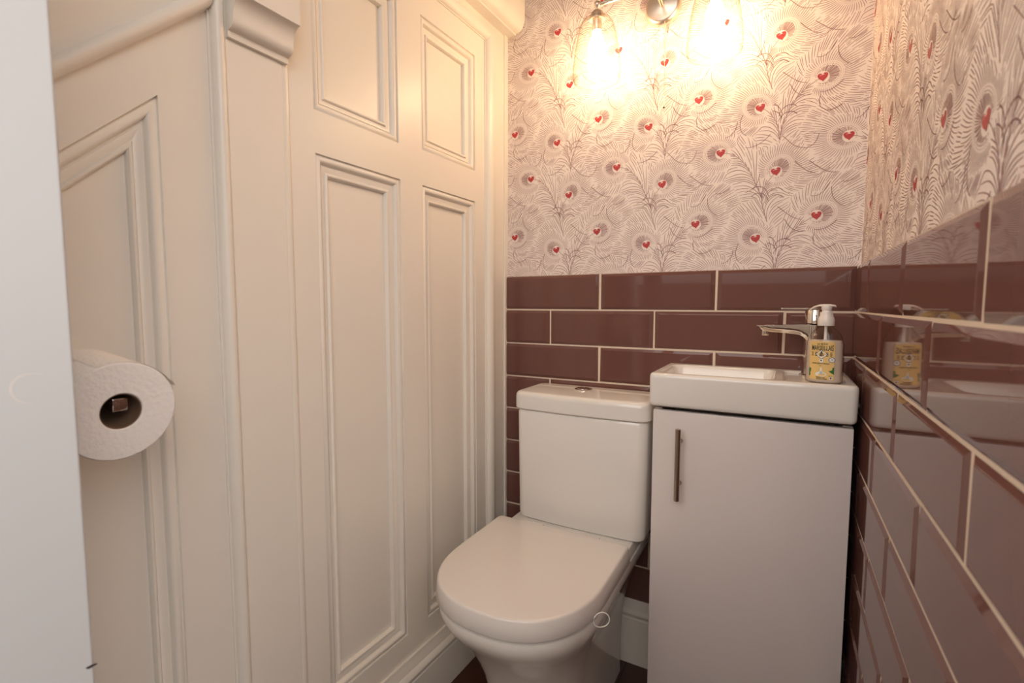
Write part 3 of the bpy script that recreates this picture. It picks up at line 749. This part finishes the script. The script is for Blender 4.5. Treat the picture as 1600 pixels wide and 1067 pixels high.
for lx in (-.583, -.303):
    Y = -.100
    mb = MB(); mb.lathe([(0, .6775), (.0045, .6765), (.0078, .6730), (.0090, .668), (.0078, .6635), (.0050, .6600), (.0045, .6560), (.0070, .6545), (.0105, .6535), (.0150, .6490), (.0185, .6420), (.0198, .6350), (.0198, .6310), (.0180, .6310), (.0120, .6320), (.0120, .604), (.0090, .603), (0, .603)], (lx, Y, 0), 'z', 32)
    holder = mb.build('lamp_holder', M['lampmetal'], lamp, 35)
    so = [(.0185, .6335), (.028, .6325), (.0345, .6290), (.0400, .6210), (.0445, .609), (.0490, .590), (.0535, .566), (.0575, .538), (.0600, .512), (.0605, .497), (.0592, .488), (.0570, .484)]
    mb = MB(); mb.lathe(so, (lx, Y, 0), 'z', 64, caps=False); mb.tube([(lx + .0570 * cos(2 * pi * i / 64), Y + .0570 * sin(2 * pi * i / 64), .484) for i in range(64)], .0016, 8, closed=True)
    mb.build('shade', M['shade'], lamp, 60)
    bp = [(.0, .604), (.0105, .603), (.0110, .598), (.0130, .592), (.0175, .582), (.0210, .571), (.0220, .561), (.0208, .551), (.0170, .542), (.0100, .536), (0, .534)]
    mb = MB(); mb.lathe(bp, (lx, Y, 0), 'z', 32); o = mb.build('bulb', M['bulb'], lamp, 60)
mb = MB(); mb.tube([(-.4345, -.012, .632), (-.4335, -.0125, .62), (-.4325, -.0125, .52), (-.4315, -.0125, .445)], .0008, 8); mb.lathe([(.0009, .448), (.0019, .446), (.0021, .4205), (.0016, .4195)], (-.4315, -.0125, 0), 'z', 12, m=1); mb.lathe([(.0020, .4200), (.0024, .4190), (.0018, .4170), (0, .4165)], (-.4315, -.0125, 0), 'z', 12, m=2)
mb.build('pull_cord', [M['cord'], M['white'], M['black']], lamp, 40)
adopt(lamp)

# ------------------------------------------------------------------ toilet roll on its holder
RC = Vector((-.790, -1.076, -.2015)); RLEN = .098
roll = tag(empty('toilet_roll', (RC.x - RLEN / 2, RC.y, RC.z)), 'white toilet roll with a torn loose end, beside the open door', 'toilet roll')
mb = MB(); n = 72; R0, R1 = .0205, .0560
def prof_ring(x, r): return [(x, RC.y + r * cos(2 * pi * i / n), RC.z + r * sin(2 * pi * i / n)) for i in range(n)]
mb.loft([prof_ring(RC.x - RLEN, R0), prof_ring(RC.x - RLEN, R1), prof_ring(RC.x - .0015, R1), prof_ring(RC.x, R1 - .0012), prof_ring(RC.x + .0006, .040), prof_ring(RC.x, R0 + .001), prof_ring(RC.x - .001, R0), prof_ring(RC.x - RLEN, R0)], cap0=False, cap1=False)
# loose end: a thin curved sheet lifting off the roll
v = []; f = []; K = 16
for i in range(K + 1):
    t = radians(112 - 92 * i / K); lift = .0005 + .0035 * max(0, (i / K - .55) / .45) ** 2
    y_, z_ = RC.y + 0, RC.z
    for j in range(9):
        x = RC.x - .002 - (RLEN - .004) * j / 8; rr = R1 + lift * (1 + .25 * sin(j * 1.9)) + (.0012 * sin(j * 2.3 + 1) if i > K - 2 else 0)
        v.append((x, RC.y + rr * cos(t), RC.z + rr * sin(t)))
for i in range(K):
    for j in range(8): f.append((i * 9 + j, i * 9 + j + 1, i * 9 + j + 10, i * 9 + j + 9))
mb.build('tissue', M['paperroll'], roll, 40)
mb = MB(); mb.add(v, f); mb.build('loose_sheet', M['paperroll'], roll, 60, fix=False)
mb = MB(); mb.loft([prof_ring(RC.x - RLEN + .001, R0), prof_ring(RC.x - .002, R0), prof_ring(RC.x - .002, R0 - .0012), prof_ring(RC.x - RLEN + .001, R0 - .0012)], cap0=False, cap1=False); mb.build('cardboard_core', M['core'], roll, 50)
adopt(roll)
roll.rotation_euler = (0, radians(6), 0)
HB = Vector((-.938, RC.y + .003, RC.z + .005))
hold = tag(empty('toilet_roll_holder', HB), 'square chrome spindle on the panelled wall, carrying the toilet roll', 'toilet roll holder')
sy_, sz_ = RC.y + .003, RC.z + .005
mb = MB(); mb.box((-.930, sy_ - .0076, sz_ - .0076), (RC.x - .010, sy_ + .0076, sz_ + .0076), .0010); mb.build('spindle', M['chrome'], hold, 30)
mb = MB(); mb.box((-.950, sy_ - .026, sz_ - .026), (-.926, sy_ + .026, sz_ + .026), .0015); mb.build('wall_plate', M['chrome'], hold, 30)
adopt(hold)
piv = Matrix.Translation(roll.location); hold.matrix_world = piv @ Matrix.Rotation(radians(6), 4, 'Y') @ piv.inverted() @ Matrix.Translation(HB)

# ------------------------------------------------------------------ light
w = bpy.data.worlds.new('hall_light'); scene.world = w; w.use_nodes = True
wn = w.node_tree; bg = wn.nodes['Background']; bg.inputs['Strength'].default_value = 1.0
wt = wn.nodes.new('ShaderNodeTexCoord'); wx = wn.nodes.new('ShaderNodeSeparateXYZ'); wr = wn.nodes.new('ShaderNodeValToRGB'); wm = wn.nodes.new('ShaderNodeMapRange')
wm.inputs['From Min'].default_value = -1; wm.inputs['From Max'].default_value = 1
e = wr.color_ramp.elements
e[0].position = 0.47; e[0].color = (0.07, 0.055, 0.045, 1); e[1].position = 0.94; e[1].color = (0.5, 0.46, 0.42, 1)
for pos_, v_ in ((0.51, 0.35), (0.58, 2.2), (0.74, 3.0)):
    q = e.new(pos_); q.color = (v_, v_ * 0.94, v_ * 0.885, 1)
wn.links.new(wt.outputs['Generated'], wx.inputs[0]); wn.links.new(wx.outputs['Z'], wm.inputs['Value']); wn.links.new(wm.outputs[0], wr.inputs['Fac']); wn.links.new(wr.outputs['Color'], bg.inputs['Color'])

# ------------------------------------------------------------------ camera
cam = bpy.data.cameras.new('camera'); co = bpy.data.objects.new('camera', cam); col.objects.link(co)
yaw, pitch, roll_ = radians(28.988), radians(-4.342), radians(0.028)
f_ = Vector((-sin(yaw), cos(yaw), 0)); rt = Vector((cos(yaw), sin(yaw), 0)); up = Vector((0, 0, 1))
f2 = f_ * cos(pitch) + up * sin(pitch); u2 = up * cos(pitch) - f_ * sin(pitch)
r3 = rt * cos(roll_) + u2 * sin(roll_); u3 = u2 * cos(roll_) - rt * sin(roll_)
CP = Vector((-.1432, -1.338, -.0861))
co.matrix_world = Matrix(((r3.x, u3.x, -f2.x, CP.x), (r3.y, u3.y, -f2.y, CP.y), (r3.z, u3.z, -f2.z, CP.z), (0, 0, 0, 1)))
cam.sensor_width = 36; cam.sensor_fit = 'HORIZONTAL'; cam.lens = 17.195; cam.clip_start = 0.01
cam.dof.use_dof = True; cam.dof.focus_distance = 1.15; cam.dof.aperture_fstop = 5.6
scene.camera = co
scene.view_settings.view_transform = 'Standard'; scene.view_settings.look = 'None'
scene.view_settings.exposure = 0.55; scene.view_settings.gamma = 1.0; scene.view_settings.use_curve_mapping = False
scene.cycles.max_bounces = 12; scene.cycles.transparent_max_bounces = 16
scene.cycles.sample_clamp_indirect = 8.0
